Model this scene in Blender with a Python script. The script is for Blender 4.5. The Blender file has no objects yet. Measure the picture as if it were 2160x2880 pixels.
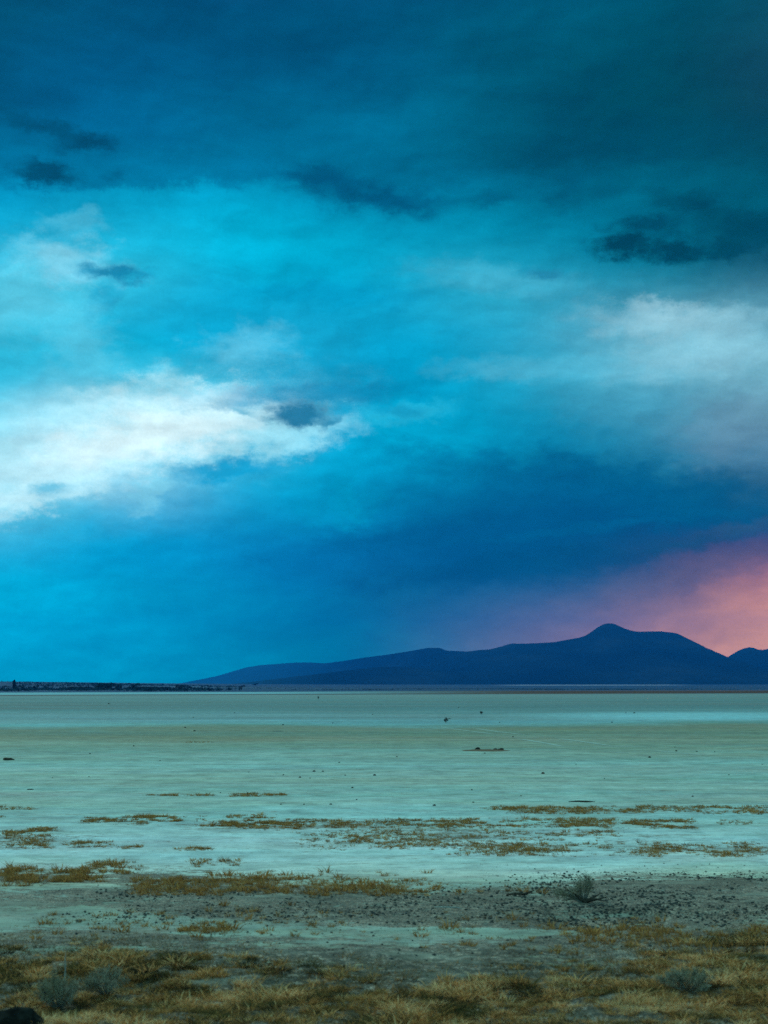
import bpy, math, random
import numpy as np
from mathutils import Vector, Matrix
random.seed(7)
RNG = np.random.default_rng(11)
S = bpy.context.scene
COL = S.collection
PI = math.pi

# ------------------------------------------------------------------ camera
CAM_H = 2.8
F = 4000.0                       # focal length in pixels of the 2160 x 2880 frame (50 mm on a 24 x 36 sensor, upright)
PITCH = math.atan(493 / F)
cam = bpy.data.cameras.new('camera')
cam.sensor_fit = 'VERTICAL'; cam.sensor_height = 36; cam.sensor_width = 27; cam.lens = 50
cam.clip_start = 0.1; cam.clip_end = 80000
cam.dof.use_dof = True; cam.dof.focus_distance = 60; cam.dof.aperture_fstop = 2.4
co = bpy.data.objects.new('camera', cam); COL.objects.link(co)
co.location = (0, 0, CAM_H); co.rotation_euler = (PI / 2 + PITCH, 0, 0)
S.camera = co

# ------------------------------------------------------------------ exposure
S.view_settings.view_transform = 'Standard'; S.view_settings.look = 'None'
S.view_settings.exposure = 0; S.view_settings.gamma = 1
S.cycles.use_denoising = False
S.cycles.max_bounces = 4; S.cycles.volume_bounces = 0; S.cycles.diffuse_bounces = 2
S.cycles.sample_clamp_indirect = 4

def lin(c):
    c = np.asarray(c, float) / 255
    return np.where(c <= .04045, c / 12.92, ((c + .055) / 1.055) ** 2.4)

HAZE_D = 5.0e-5
HAZE_S = np.array([.0, .080, .28])          # what a very long path through the air looks like

# ------------------------------------------------------------------ node helpers
class NT:
    def __init__(s, tree): s.t = tree; s.n = tree.nodes; s.l = tree.links; s.n.clear()
    def new(s, typ, **kw):
        n = s.n.new(typ)
        for k, v in kw.items(): setattr(n, k, v)
        return n
    def put(s, sock, v):
        if hasattr(v, 'links'): s.l.new(v, sock)
        else: sock.default_value = v
    def math(s, op, a, b=0.0, c=0.0, clamp=False):
        n = s.new('ShaderNodeMath', operation=op, use_clamp=clamp)
        for i, v in enumerate((a, b, c)): s.put(n.inputs[i], v)
        return n.outputs[0]
    def vec(s, op, a, b=None, c=None):
        n = s.new('ShaderNodeVectorMath', operation=op)
        s.put(n.inputs[0], a)
        if b is not None: s.put(n.inputs[1], b)
        if c is not None: s.put(n.inputs[2], c)
        return n.outputs['Value'] if op in ('LENGTH', 'DOT_PRODUCT', 'DISTANCE') else n.outputs[0]
    def maprange(s, v, a, b, c=0.0, d=1.0, kind='SMOOTHSTEP'):
        n = s.new('ShaderNodeMapRange', interpolation_type=kind)
        for i, x in enumerate((v, a, b, c, d)): s.put(n.inputs[i], x)
        return n.outputs[0]
    def mix(s, f, a, b, mode='MIX'):
        n = s.new('ShaderNodeMix', data_type='RGBA', blend_type=mode)
        s.put(n.inputs[0], f); s.put(n.inputs[6], a); s.put(n.inputs[7], b)
        return n.outputs[2]
    def noise(s, v, scale, detail=4, rough=.55, dist=0.0, color=False):
        n = s.new('ShaderNodeTexNoise')
        s.put(n.inputs['Vector'], v)
        n.inputs['Scale'].default_value = scale; n.inputs['Detail'].default_value = detail
        n.inputs['Roughness'].default_value = rough; n.inputs['Distortion'].default_value = dist
        return n.outputs['Color' if color else 'Fac']
    def ramp(s, fac, stops, interp='LINEAR'):
        n = s.new('ShaderNodeValToRGB'); r = n.color_ramp; r.interpolation = interp
        while len(r.elements) < len(stops): r.elements.new(.5)
        for e, (p, c) in zip(r.elements, stops):
            e.position = p
        for e, (p, c) in zip(r.elements, stops):
            e.color = (c[0], c[1], c[2], 1)
        s.put(n.inputs[0], fac)
        return n.outputs[0]
def c4(c): return (float(c[0]), float(c[1]), float(c[2]), 1.0)

# ------------------------------------------------------------------ pixel of the frame <-> direction
cp, sp = math.cos(PITCH), math.sin(PITCH)
def ray(px, py):
    a, b = (px - 1080) / F, (1440 - py) / F
    return np.array([a, cp - b * sp, sp + b * cp])
def at(px, py, z=0.0):
    d = ray(px, py); t = (z - CAM_H) / d[2]
    return d[0] * t, d[1] * t
def azel(px, py):
    d = ray(px, py)
    return math.degrees(math.atan2(d[0], d[1])), math.degrees(math.atan2(d[2], math.hypot(d[0], d[1])))
def to_px(az, el):
    az, el = math.radians(az), math.radians(el)
    x, y, z = math.sin(az) * math.cos(el), math.cos(az) * math.cos(el), math.sin(el)
    f = y * cp + z * sp; u = -y * sp + z * cp
    return 1080 + F * x / f, 1440 - F * u / f

# ------------------------------------------------------------------ world: dusk sky under a broken storm deck
SKY = [  # colours of the cloud deck every 270 px across, every 120 px down from the top of the frame
 [(0,84,118),(0,84,122),(0,82,120),(0,84,120),(0,87,122),(0,88,120),(0,94,124),(0,80,104),(8,78,102)],
 [(0,84,122),(0,86,128),(0,82,124),(0,86,126),(0,86,124),(0,88,118),(0,86,113),(0,75,98),(12,75,98)],
 [(0,80,118),(0,94,142),(0,90,132),(0,86,126),(0,90,128),(0,88,118),(0,76,100),(0,76,96),(12,71,94)],
 [(0,98,138),(0,108,152),(0,112,154),(0,112,150),(0,110,148),(0,100,130),(0,78,104),(0,70,94),(8,70,90)],
 [(0,118,164),(0,114,158),(0,114,158),(0,110,150),(0,112,150),(0,96,126),(0,84,112),(0,90,116),(0,90,114)],
 [(0,166,208),(0,172,212),(0,174,214),(0,158,196),(0,124,162),(0,130,164),(0,118,150),(0,106,134),(0,86,110)],
 [(40,186,220),(40,188,222),(0,180,216),(0,176,212),(0,166,202),(0,158,192),(0,132,164),(0,104,130),(0,84,108)],
 [(90,200,225),(60,192,220),(0,168,208),(0,160,202),(0,162,202),(40,168,198),(40,146,176),(50,146,172),(60,126,152)],
 [(40,190,222),(0,178,216),(0,168,210),(20,168,208),(0,160,202),(0,160,198),(70,170,200),(120,190,210),(110,180,202)],
 [(20,184,218),(60,194,222),(60,190,220),(0,160,202),(0,152,194),(0,156,194),(50,160,190),(90,170,195),(110,175,195)],
 [(120,215,238),(190,236,248),(120,215,236),(0,160,202),(0,166,206),(0,150,190),(0,140,178),(60,140,170),(90,140,165)],
 [(190,240,250),(200,238,250),(40,190,226),(0,166,208),(0,156,200),(0,130,172),(0,105,148),(0,112,148),(60,115,150)],
 [(90,204,232),(20,180,218),(0,160,208),(0,148,196),(0,128,176),(0,98,146),(0,92,138),(0,88,130),(10,88,124)],
 [(0,170,215),(0,155,205),(0,140,192),(0,118,175),(0,100,154),(0,88,138),(0,84,128),(6,80,125),(60,86,128)],
 [(0,172,214),(0,160,205),(0,138,185),(0,118,170),(0,102,150),(10,94,143),(56,96,142),(104,100,134),(184,130,134)],
 [(0,164,208),(0,152,198),(0,140,186),(0,120,165),(0,108,154),(66,104,148),(118,110,145),(156,120,136),(206,148,138)],
 [(0,146,188),(0,142,184),(0,135,178),(0,120,162),(10,112,156),(80,110,150),(128,116,148),(166,126,138),(200,148,146)],
]
OVERHEAD = (122, 202, 208)
BEHIND = (122, 202, 208)
def sky_px(px, py):
    u = min(max(px / 270, 0), 8 - 1e-6); v = min(max(py / 120, 0), 16 - 1e-6)
    i, j = int(v), int(u); a, b = v - i, u - j
    t = lambda r, c: lin(SKY[r][c])
    return (1-a)*((1-b)*t(i,j)+b*t(i,j+1)) + a*((1-b)*t(i+1,j)+b*t(i+1,j+1))
BOX_TOP, BOX_FAR = 1300.0, 27000.0
def dehaze(c, el):
    e = math.radians(max(el, .05)); L = min(BOX_FAR / math.cos(e), (BOX_TOP - CAM_H) / math.sin(e))
    T = math.exp(-HAZE_D * L)
    return np.maximum((c - (1 - T) * HAZE_S) / T, 0)
AZ0, AZ1, NA = -19.0, 19.0, 13
ELS, NE = 1.75, 17               # rows 0..16 -> 0..28 deg, then the overhead rows
EL_MAX = ELS * (NE + 3)
world = bpy.data.worlds.new('World'); S.world = world; world.use_nodes = True
w = NT(world.node_tree)
tc = w.new('ShaderNodeTexCoord').outputs['Generated']
sx = w.new('ShaderNodeSeparateXYZ'); w.put(sx.inputs[0], tc)
az = w.math('MULTIPLY', w.math('ARCTAN2', sx.outputs[0], sx.outputs[1]), 180 / PI)
el = w.math('MULTIPLY', w.math('ARCSINE', sx.outputs[2]), 180 / PI)
cmb = w.new('ShaderNodeCombineXYZ'); w.put(cmb.inputs[0], az); w.put(cmb.inputs[1], el)
P = cmb.outputs[0]                                                     # (azimuth, elevation) in degrees
stretch = w.vec('MULTIPLY', P, (.55, 1.0, 1.0))
n1 = w.noise(stretch, .45, 6, .58, color=True)
n2 = w.noise(stretch, 1.9, 4, .55, color=True)
w5 = w.vec('SUBTRACT', w.noise(P, 6.5, 3, .65, color=True), (.5, .5, .5))
w1 = w.vec('SUBTRACT', n1, (.5, .5, .5)); w2 = w.vec('SUBTRACT', n2, (.5, .5, .5))
calm = w.maprange(el, 1.0, 9.0, .35, 1.0)                              # the rain curtains near the horizon are smoother
Pbase = w.vec('MULTIPLY_ADD', w.vec('MULTIPLY', w1, (2.8, 1.4, 0)), None, P); w.put(Pbase.node.inputs[1], w.vec('SCALE', (1, 1, 1)))
w.put(Pbase.node.inputs[1].links[0].from_node.inputs['Scale'], calm)
Pbase = w.vec('MULTIPLY_ADD', w2, (.8, .45, 0), Pbase)
sb = w.new('ShaderNodeSeparateXYZ'); w.put(sb.inputs[0], Pbase)
fa = w.maprange(sb.outputs[0], AZ0, AZ1, kind='LINEAR'); fe = w.maprange(sb.outputs[1], 0, EL_MAX, kind='LINEAR')
NR = NE + 4                                                            # rows incl. overhead
acc = None; wsock = []
for k in range(0, NR, 3):
    stops = [(i / (NR - 1), tuple(1.0 if i == k + q else 0.0 for q in range(3))) for i in range(NR)]
    sc_ = w.new('ShaderNodeSeparateColor'); w.put(sc_.inputs[0], w.ramp(fe, stops, 'B_SPLINE')); wsock += list(sc_.outputs)
G_ = np.zeros((NR, NA, 3))
for i in range(NR):
    for j in range(NA):
        a_ = AZ0 + (AZ1 - AZ0) * j / (NA - 1); e_ = ELS * i
        if i < NE: G_[i, j] = dehaze(sky_px(*to_px(a_, e_)), e_)
        else:
            f = min((i - NE + 1) / 3, 1); G_[i, j] = (1 - f) * lin(SKY[0][min(int(j*9/NA), 8)]) + f * lin(OVERHEAD)
for ax in (0, 1):                                                     # sharpen, since the B-spline softens
    L = np.moveaxis(G_, ax, 0); D = np.zeros_like(L); D[1:-1] = 2 * L[1:-1] - L[:-2] - L[2:]; G_ = np.moveaxis(L + .24 * D, 0, ax)
G_ = np.maximum(G_, 0)
for i in range(NR):
    stops = [(j / (NA - 1), G_[i, j] / 5) for j in range(NA)]               # ramp colours stop at 1, so carry a fifth
    r = w.ramp(fa, stops, 'B_SPLINE')
    part = w.mix(wsock[i], (0, 0, 0, 1), r)
    acc = part if acc is None else w.mix(1.0, acc, part, 'ADD')
col = w.mix(1.0, acc, (5, 5, 5, 1), 'MULTIPLY')
# separate clouds and openings: centre px, radii px, tilt deg, colour, strength, softness (0 hard .. 1), warp
DK = (0, 70, 102)
CLOUDS = [
 # pale openings
 (420, 1235, 560, 150, 12, (120, 212, 238), .7, 1.0, 1.0),
 (300, 1280, 430, 92, 14, (190, 238, 250), .95, .85, 1.1),
 (560, 1165, 330, 92, -2, (190, 236, 248), .9, .7, 1.1),
 (400, 1225, 300, 60, 12, (230, 250, 253), 1.0, .9, .8),
 (380, 1215, 430, 110, 12, (206, 246, 254), .6, 1.0, .8),
 (800, 1215, 190, 70, 6, (150, 222, 240), .75, .7, 1.1),
 (950, 1190, 90, 26, -10, (130, 212, 236), .6, .9, 1.0),
 (450, 1080, 110, 50, 10, (140, 216, 236), .55, .9, 1.2),
 (80, 1400, 200, 66, 16, (190, 238, 250), .9, .8, 1.2),
 (430, 1375, 90, 44, 40, (130, 216, 240), .6, .8, 1.2),
 (180, 735, 190, 80, -6, (126, 208, 232), .85, .9, 1.1),
 (60, 860, 130, 120, 0, (96, 202, 228), .6, 1.0, 1.2),
 (230, 960, 120, 150, 20, (96, 202, 228), .6, .9, 1.3),
 (200, 620, 90, 40, 0, (90, 196, 226), .55, .9, 1.3),
 (680, 985, 150, 66, 5, (96, 194, 224), .7, .9, 1.3),
 (1400, 790, 260, 52, -8, (80, 180, 208), .5, 1.0, .9),
 (1860, 870, 130, 34, -10, (160, 206, 222), .5, 1.0, .8),
 (1900, 905, 270, 60, -6, (150, 202, 218), .7, .9, .9),
 (2000, 1000, 300, 80, 2, (140, 198, 216), .65, .9, .9),
 (1500, 1040, 280, 40, 0, (84, 180, 208), .6, .9, 1.0),
 (2080, 1200, 200, 130, 10, (96, 138, 164), .55, .9, .9),
 (1750, 1150, 260, 60, -6, (60, 146, 176), .4, 1.0, 1.0),
 (960, 1410, 120, 60, 8, (0, 152, 196), .9, .8, 1.3),
 (980, 1370, 40, 60, 10, (0, 160, 202), .6, .8, 1.3),
 (1290, 1240, 80, 110, 30, (0, 156, 196), .75, .8, 1.3),
 (1180, 1290, 150, 40, -8, (0, 146, 190), .5, .9, 1.3),
 (1130, 1160, 160, 30, 6, (40, 180, 214), .8, .8, 1.0),
 # blue-grey bodies
 (300, 480, 760, 62, 2, (0, 110, 153), .75, .45, .7),
 (1250, 500, 420, 60, -4, (0, 104, 140), .5, .7, .8),
 (860, 1110, 420, 36, 3, (0, 134, 180), .6, .8, .8),
 (900, 830, 420, 34, -2, (0, 150, 194), .5, .9, .9),
 (1560, 1340, 560, 80, -8, (0, 98, 144), .55, .7, 1.2),
 (1900, 1400, 360, 90, -12, (0, 88, 130), .6, .7, 1.2),
 (1240, 1500, 480, 46, 6, (0, 90, 140), .5, .8, 1.0),
 (1650, 1485, 420, 16, 5, (0, 104, 150), .5, .8, .9),
 (1700, 420, 560, 70, 4, (0, 72, 98), .6, 1.0, 1.0),
 (1500, 1440, 620, 150, -2, (0, 84, 134), .45, 1.0, .9),
 (1500, 1590, 520, 50, 6, (0, 78, 124), .6, .8, .9),
 (2070, 1490, 150, 20, 8, (60, 90, 130), .5, 1.0, .7),
 (1960, 1525, 300, 30, 12, (6, 80, 122), .6, 1.0, .7),
 (2040, 1595, 290, 48, 15, (44, 82, 124), .35, 1.0, .6),
 # small dark clouds
 (140, 366, 160, 30, -6, DK, .7, .9, 1.0),
 (235, 400, 110, 30, 10, DK, .8, .9, .9),
 (120, 482, 105, 36, 0, (0, 72, 104), 1.0, .8, .9),
 (322, 486, 40, 24, 20, (0, 86, 122), .6, 1.0, .8),
 (905, 495, 130, 38, -4, (0, 84, 122), .85, .9, .9),
 (1050, 556, 230, 52, -9, (0, 82, 120), .95, .9, .9),
 (1385, 562, 110, 22, 2, (0, 92, 126), .7, 1.0, .9),
 (1600, 525, 60, 70, 30, (0, 86, 116), .75, 1.0, .9),
 (1715, 535, 90, 30, 15, (0, 88, 116), .6, 1.0, .9),
 (1930, 575, 110, 46, -14, (0, 70, 94), .85, .9, 1.0),
 (1810, 632, 120, 36, -4, (0, 70, 96), .9, .8, 1.0),
 (1760, 694, 100, 42, 0, (0, 62, 86), 1.0, .75, 1.0),
 (1885, 704, 95, 40, -6, (0, 64, 88), 1.0, .8, 1.0),
 (2110, 640, 200, 70, -3, (0, 70, 94), .95, .9, 1.0),
 (2050, 700, 120, 30, -3, (0, 66, 90), .8, .9, 1.0),
 (1850, 668, 120, 10, -10, (0, 100, 130), .4, 1.0, .9),
 (1525, 768, 70, 24, -8, (30, 130, 166), .8, .9, .9),
 (325, 765, 110, 32, -2, (0, 128, 170), .95, .9, .9),
 (300, 835, 70, 46, 40, (10, 150, 192), .5, .9, 1.0),
 (845, 1172, 112, 42, -2, (0, 116, 158), 1.0, .7, .7),
 (675, 1152, 50, 16, -10, (40, 160, 196), .7, .9, .7),
 (930, 1185, 40, 12, 30, (0, 130, 172), .7, .9, .7),
 (630, 1318, 165, 38, 6, (0, 156, 204), .95, .8, .9),
 (140, 1378, 70, 26, 8, (60, 180, 216), .8, .9, .9),
 (1120, 1155, 90, 24, -4, (0, 134, 176), .6, .9, .9),
]
puff = w.math('SUBTRACT', w.noise(w.vec('MULTIPLY', P, (.7, 1, 1)), 1.1, 6, .52, .2), .5)
PV = {}
grain = w.math('SUBTRACT', w.noise(P, 16.0, 2, .8), .5)
puff_s = w.math('MULTIPLY_ADD', puff, 1.0, w.math('MULTIPLY', grain, .3)); puff_b = w.math('MULTIPLY_ADD', puff, .55, w.math('MULTIPLY', grain, .4))
for cx, cy, rx, ry, tilt, rgb, st, soft, warp in CLOUDS:
    a0, e0 = azel(cx, cy)
    a1 = azel(cx + 50, cy)[0]; e1 = azel(cx, cy - 50)[1]
    ra, re = rx * (a1 - a0) / 50, ry * (e1 - e0) / 50
    if ry < 60: soft *= .9; st *= .92
    warp = .85 if warp < 1.05 else 1.2
    kl = 22 if ry < 30 else 45 if ry < 60 else 80 if ry < 120 else 160
    if (warp, kl) not in PV:                                           # one warped plane per size of cloud
        m = min(1.0, (kl + 30) / 90); k_ = min(1.0, .35 + kl / 90)
        pv = w.vec('MULTIPLY_ADD', w1, (3.4 * warp * m, 1.5 * warp * m, 0), P)
        pv = w.vec('MULTIPLY_ADD', w2, (2.1 * warp * k_, 1.5 * warp * k_, 0), pv)
        if kl < 120: pv = w.vec('MULTIPLY_ADD', w5, (.5 * k_, .4 * k_, 0), pv)
        PV[(warp, kl)] = pv
    pv = w.vec('MULTIPLY_ADD', col, (1e-9, 1e-9, 0), PV[(warp, kl)])      # numerically nothing: makes Cycles work through the clouds one by one (its node stack is small)
    mp = w.new('ShaderNodeMapping', vector_type='TEXTURE')
    w.put(mp.inputs['Vector'], pv)
    mp.inputs['Location'].default_value = (a0, e0, 0); mp.inputs['Rotation'].default_value = (0, 0, math.radians(tilt))
    mp.inputs['Scale'].default_value = (ra, re, 1)
    d = w.vec('LENGTH', mp.outputs[0])
    d = w.math('ADD', puff_s if ry < 60 else puff_b, d)
    f = w.maprange(d, 1.0 + soft * .35, 1.0 - soft, 0.0, st)
    col = w.mix(f, col, c4(dehaze(lin(rgb), e0)))
# soft streaks and the fine mottling of the cloud bodies
n3 = w.noise(w.vec('MULTIPLY', P, (.3, 1.0, 1.0)), .7, 5, .52)
n4 = w.noise(P, 9.0, 3, .7)
n6 = w.noise(w.vec('MULTIPLY_ADD', w1, (1.5, 1.0, 0), w.vec('MULTIPLY', P, (.6, 1.0, 1.0))), .55, 5, .5)
n7 = w.noise(w.vec('ADD', w.vec('MULTIPLY_ADD', w1, (1.5, 1.0, 0), w.vec('MULTIPLY', P, (.6, 1.0, 1.0))), (.12, -.22, 0)), .55, 5, .5)
relief = w.maprange(w.math('SUBTRACT', n6, n7), -.10, .10, .90, 1.10, 'LINEAR')      # billows are brighter on the side towards the light
g = w.math('MULTIPLY', relief, w.maprange(n3, .25, .75, .84, 1.17, 'LINEAR')); g2 = w.maprange(n4, .2, .8, .94, 1.06, 'LINEAR')
col = w.vec('SCALE', col, None); sn = col.node; w.put(sn.inputs['Scale'], w.math('MULTIPLY', g, g2))
# the rest of the sky, behind the photographer
back = w.maprange(w.math('ABSOLUTE', az), 40, 110)
col = w.mix(back, col, c4(lin(BEHIND)))
SUN_EL, SUN_AZ = 38.0, -35.0            # where the light comes from: high on the left, through thick cloud
ns = w.new('ShaderNodeTexSky', sky_type='NISHITA', sun_disc=False, sun_elevation=math.radians(SUN_EL),
           sun_rotation=math.radians(SUN_AZ), air_density=1.0, dust_density=1.0)
b1 = w.new('ShaderNodeBackground'); w.put(b1.inputs[0], ns.outputs[0]); b1.inputs[1].default_value = .05
b2 = w.new('ShaderNodeBackground'); w.put(b2.inputs[0], col); b2.inputs[1].default_value = 1.0
ms = w.new('ShaderNodeMixShader'); ms.inputs[0].default_value = .997   # share of the sky the deck covers
w.l.new(b1.outputs[0], ms.inputs[1]); w.l.new(b2.outputs[0], ms.inputs[2])
wo = w.new('ShaderNodeOutputWorld'); w.l.new(ms.outputs[0], wo.inputs[0])
world.cycles.sampling_method = 'MANUAL'; world.cycles.sample_map_resolution = 512

sun = bpy.data.lights.new('sun', 'SUN'); sun.energy = 1.3; sun.angle = math.radians(20); sun.color = (.70, 1.0, .94)
so = bpy.data.objects.new('sun', sun); COL.objects.link(so)
_d = Vector((math.sin(math.radians(SUN_AZ)) * math.cos(math.radians(SUN_EL)), math.cos(math.radians(SUN_AZ)) * math.cos(math.radians(SUN_EL)), math.sin(math.radians(SUN_EL))))
so.rotation_euler = _d.to_track_quat('Z', 'Y').to_euler()

# ------------------------------------------------------------------ numpy noise
_perm = np.random.default_rng(3).random((256, 256))
def vnoise(x, y):
    xi, yi = np.floor(x).astype(int), np.floor(y).astype(int); fx, fy = x - xi, y - yi
    fx = fx*fx*(3-2*fx); fy = fy*fy*(3-2*fy)
    g = lambda a, b: _perm[a % 256, b % 256]
    return (g(xi,yi)*(1-fx)+g(xi+1,yi)*fx)*(1-fy) + (g(xi,yi+1)*(1-fx)+g(xi+1,yi+1)*fx)*fy
def fbm(x, y, o=4, r=.5):
    s, a, t = 0, 1, 0
    for k in range(o):
        s = s + a * vnoise(x * 2**k + 17.3*k, y * 2**k + 5.1*k); t += a; a *= r
    return s / t - .5
def sstep(a, b, x):
    t = np.clip((x - a) / (b - a), 0, 1); return t*t*(3-2*t)

# ------------------------------------------------------------------ ground: heights, colours
def px_of(x, y):                    # frame pixel of a ground point (so that patches can be laid out on the flat where they lie)
    yy = np.maximum(y, 1.0)
    f = yy * cp - CAM_H * sp; u = -yy * sp - CAM_H * cp
    return 1080 + F * x / f, 1440 - F * u / f
def ell(px, py, cx, cy, rx, ry, soft=.5):
    d = np.hypot((px - cx) / rx, (py - cy) / ry); return 1 - sstep(1 - soft, 1 + soft, d)
def soil_mask(x, y):
    px, py = px_of(x, y)
    px = px + 260 * fbm(x * .35, y * .35, 4); py = py + 46 * fbm(x * .6 + 40, y * .6, 4) * np.clip((py - 2300) / 200, 0, 1)
    m = np.zeros_like(px)
    for c in [(1980, 2520, 560, 62, .45), (950, 2545, 780, 50, .5), (1500, 2590, 800, 36, .5), (480, 2478, 300, 26, .8),
              (60, 2470, 200, 20, .8), (1900, 2660, 600, 60, .6), (1450, 2680, 380, 26, .7), (700, 2690, 800, 30, .6), (350, 2520, 620, 40, .8), (250, 2640, 700, 26, .8)]:
        m = np.maximum(m, ell(px, py, *c))
    m = np.maximum(m, sstep(2665, 2725, py))
    m = m * (1 - .75 * ell(px, py, 420, 2594, 480, 18, .6)) * (1 - .75 * ell(px, py, 1050, 2622, 620, 15, .5))
    m = m * (1 - .5 * ell(px, py, 1850, 2585, 260, 8, .6)) * (1 - .6 * ell(px, py, 200, 2500, 300, 12, .6))
    m = np.maximum(m, .42 * ell(px, py, 830, 2322, 330, 13, .7)); m = np.maximum(m, .3 * ell(px, py, 1350, 2355, 420, 34, .7))
    m = np.maximum(m, .35 * ell(px, py, 60, 2362, 170, 24, .7)); m = np.maximum(m, .3 * ell(px, py, 1700, 2278, 380, 8, .7))
    m = np.maximum(m, .35 * ell(px, py, 2000, 2392, 280, 14, .7)); m = np.maximum(m, .4 * ell(px, py, 1250, 2352, 90, 12, .7))
    return np.where(y < 1.5, 1.0, m)
def gz(x, y):
    x = np.asarray(x, float); y = np.asarray(y, float); r = np.hypot(x, y)
    near = np.clip((60 - r) / 30, 0, 1)
    z = .012 * fbm(x * .5, y * .5, 3) * near
    px, py = px_of(x, y)
    hm = sstep(2560, 2720, py) * near
    z = z + hm * (.16 * fbm(x * .9 + 9, y * .9, 4) + .05 * fbm(x * 4, y * 4, 3))
    sm = ell(px, py, 1000, 2540, 1500, 60, .6) * near
    z = z + sm * (.05 * fbm(x * 1.3, y * 1.3 + 4, 4) + .03 * fbm(x * 6, y * 6, 2))
    # a low worn bank below the shrub
    bx, by = at(1750, 2556)
    ed = by + .25 * fbm(x * .8, y * 0 + 3, 3)
    z = z - .10 * sstep(ed + .12, ed - .25, y) * sstep(1480, 1600, px) * (1 - sstep(1950, 2150, px)) * sstep(ed - 2.0, ed - .7, y) * near
    # far plain tilts up to the mountains; a low swell on the left
    z = z + 20 * sstep(2500, 9500, r) + 8 * sstep(9000, 16000, r)
    z = z + 13 * sstep(1500, 3600, y) * sstep(-.06, -.30, x / np.maximum(y, 1)) + 3.0 * sstep(1700, 3000, y) * sstep(.0, -.14, x / np.maximum(y, 1))
    return z
def gz1(x, y): return float(gz(np.array([x]), np.array([y]))[0])
E_G = np.array([.37, .73, .79])     # light that reaches level ground, per unit albedo
BANDS = [  # what the flat looks like down the frame (depression in px below the horizon, colour)
 (16.0,(60,112,124)),(21,(76,132,134)),(34,(68,124,126)),(55,(62,117,121)),(66,(68,130,134)),(76,(72,138,144)),(88,(74,142,150)),(98,(78,150,156)),(104,(74,140,138)),(110,(76,124,112)),
 (128,(80,126,110)),(140,(84,132,118)),(150,(86,140,128)),(166,(84,138,126)),(185,(92,158,152)),(215,(94,164,162)),(250,(96,162,156)),(290,(100,168,164)),(322,(96,158,152)),(345,(102,172,170)),(390,(108,182,184)),
 (440,(112,184,188)),(490,(122,190,188)),(515,(116,178,168)),(540,(98,152,142)),(600,(86,134,124)),(680,(92,148,138)),(760,(84,126,112)),(900,(70,104,92))]
def ground_cols(x, y):
    r = np.maximum(y, 1.0)
    ys = r
    q = CAM_H * F / ys * 1.0
    q = q * (1 + .30 * fbm(x / ys * 8 + 3, np.log(ys) * 6, 4) * np.clip(ys / 60, .2, 1)) + 3.5 * (x / ys) * np.clip(q / 100, 0, 1) 
    qs = np.array([b[0] for b in BANDS]); C = np.array([lin(b[1]) for b in BANDS])
    out = np.stack([np.interp(q, qs, C[:, k]) for k in range(3)], -1) * np.array([1.21, .955, .96])
    out = out + (np.array([.012, -.004, -.012]) * fbm(x / ys * 3 + 9, np.log(ys) * 20, 4)[:, None] * 4)
    out = out * (1.09 + .34 * fbm(x / ys * 5, np.log(ys) * 34, 4) + .34 * fbm(x / ys * 3 + 50, np.log(ys) * 90, 3))[:, None]
    ww = lambda m, c: out * (1 - m[:, None]) + lin(c)[None] * m[:, None]
    px, py = px_of(x, y)
    out = ww(.85 * ell(px, py, 1960, 2014, 420, 10, .7) , (104, 186, 198))
    out = ww(.5 * ell(px, py, 150, 2040, 300, 5, .7), (100, 180, 186))
    out = ww(.6 * ell(px, py, 1700, 2092, 330, 6, .8), (96, 140, 126))
    out = ww(.5 * ell(px, py, 500, 2128, 420, 5, .8), (112, 182, 180))
    # the far shore: brown reeds, a bright strip of wet salt, then dark scrub with pale fields
    far = r / (1 + .62 * (x / np.maximum(r, 1)))
    s = far * (1 + .02 * fbm(x / 120, r / 400, 3))
    bw = 1 + .55 * sstep(-.1, .2, x / r)
    east = sstep(-.12, .12, x / r)
    out = ww(sstep(565, 585, s), (54, 48, 38))
    out = ww(sstep(622, 640, s) * (1 - east), (88, 164, 178))
    out = ww(sstep(1000, 1040, s) * east, (70, 72, 88))
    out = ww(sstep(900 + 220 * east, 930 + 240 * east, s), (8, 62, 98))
    v = fbm(x / 300, np.log(r) * 26, 4)
    out = ww(sstep(.06, .16, v) * sstep(1000, 1300, s) * .2, (20, 74, 104))
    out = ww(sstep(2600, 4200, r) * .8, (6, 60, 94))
    xr = x / r
    strip = sstep(6100, 6300, r) * (1 - sstep(7000, 7200, r))
    out = ww(strip * sstep(.07, .10, xr) * (1 - sstep(.19, .22, xr)) , (120, 158, 176))
    strip2 = sstep(2100, 2300, r) * (1 - sstep(3000, 3200, r))
    out = ww(strip2 * sstep(-.20, -.12, xr) * (1 - sstep(-.03, .0, xr)) * .25, (70, 120, 145))
    return np.clip(out / E_G, .015, .75)

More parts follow.
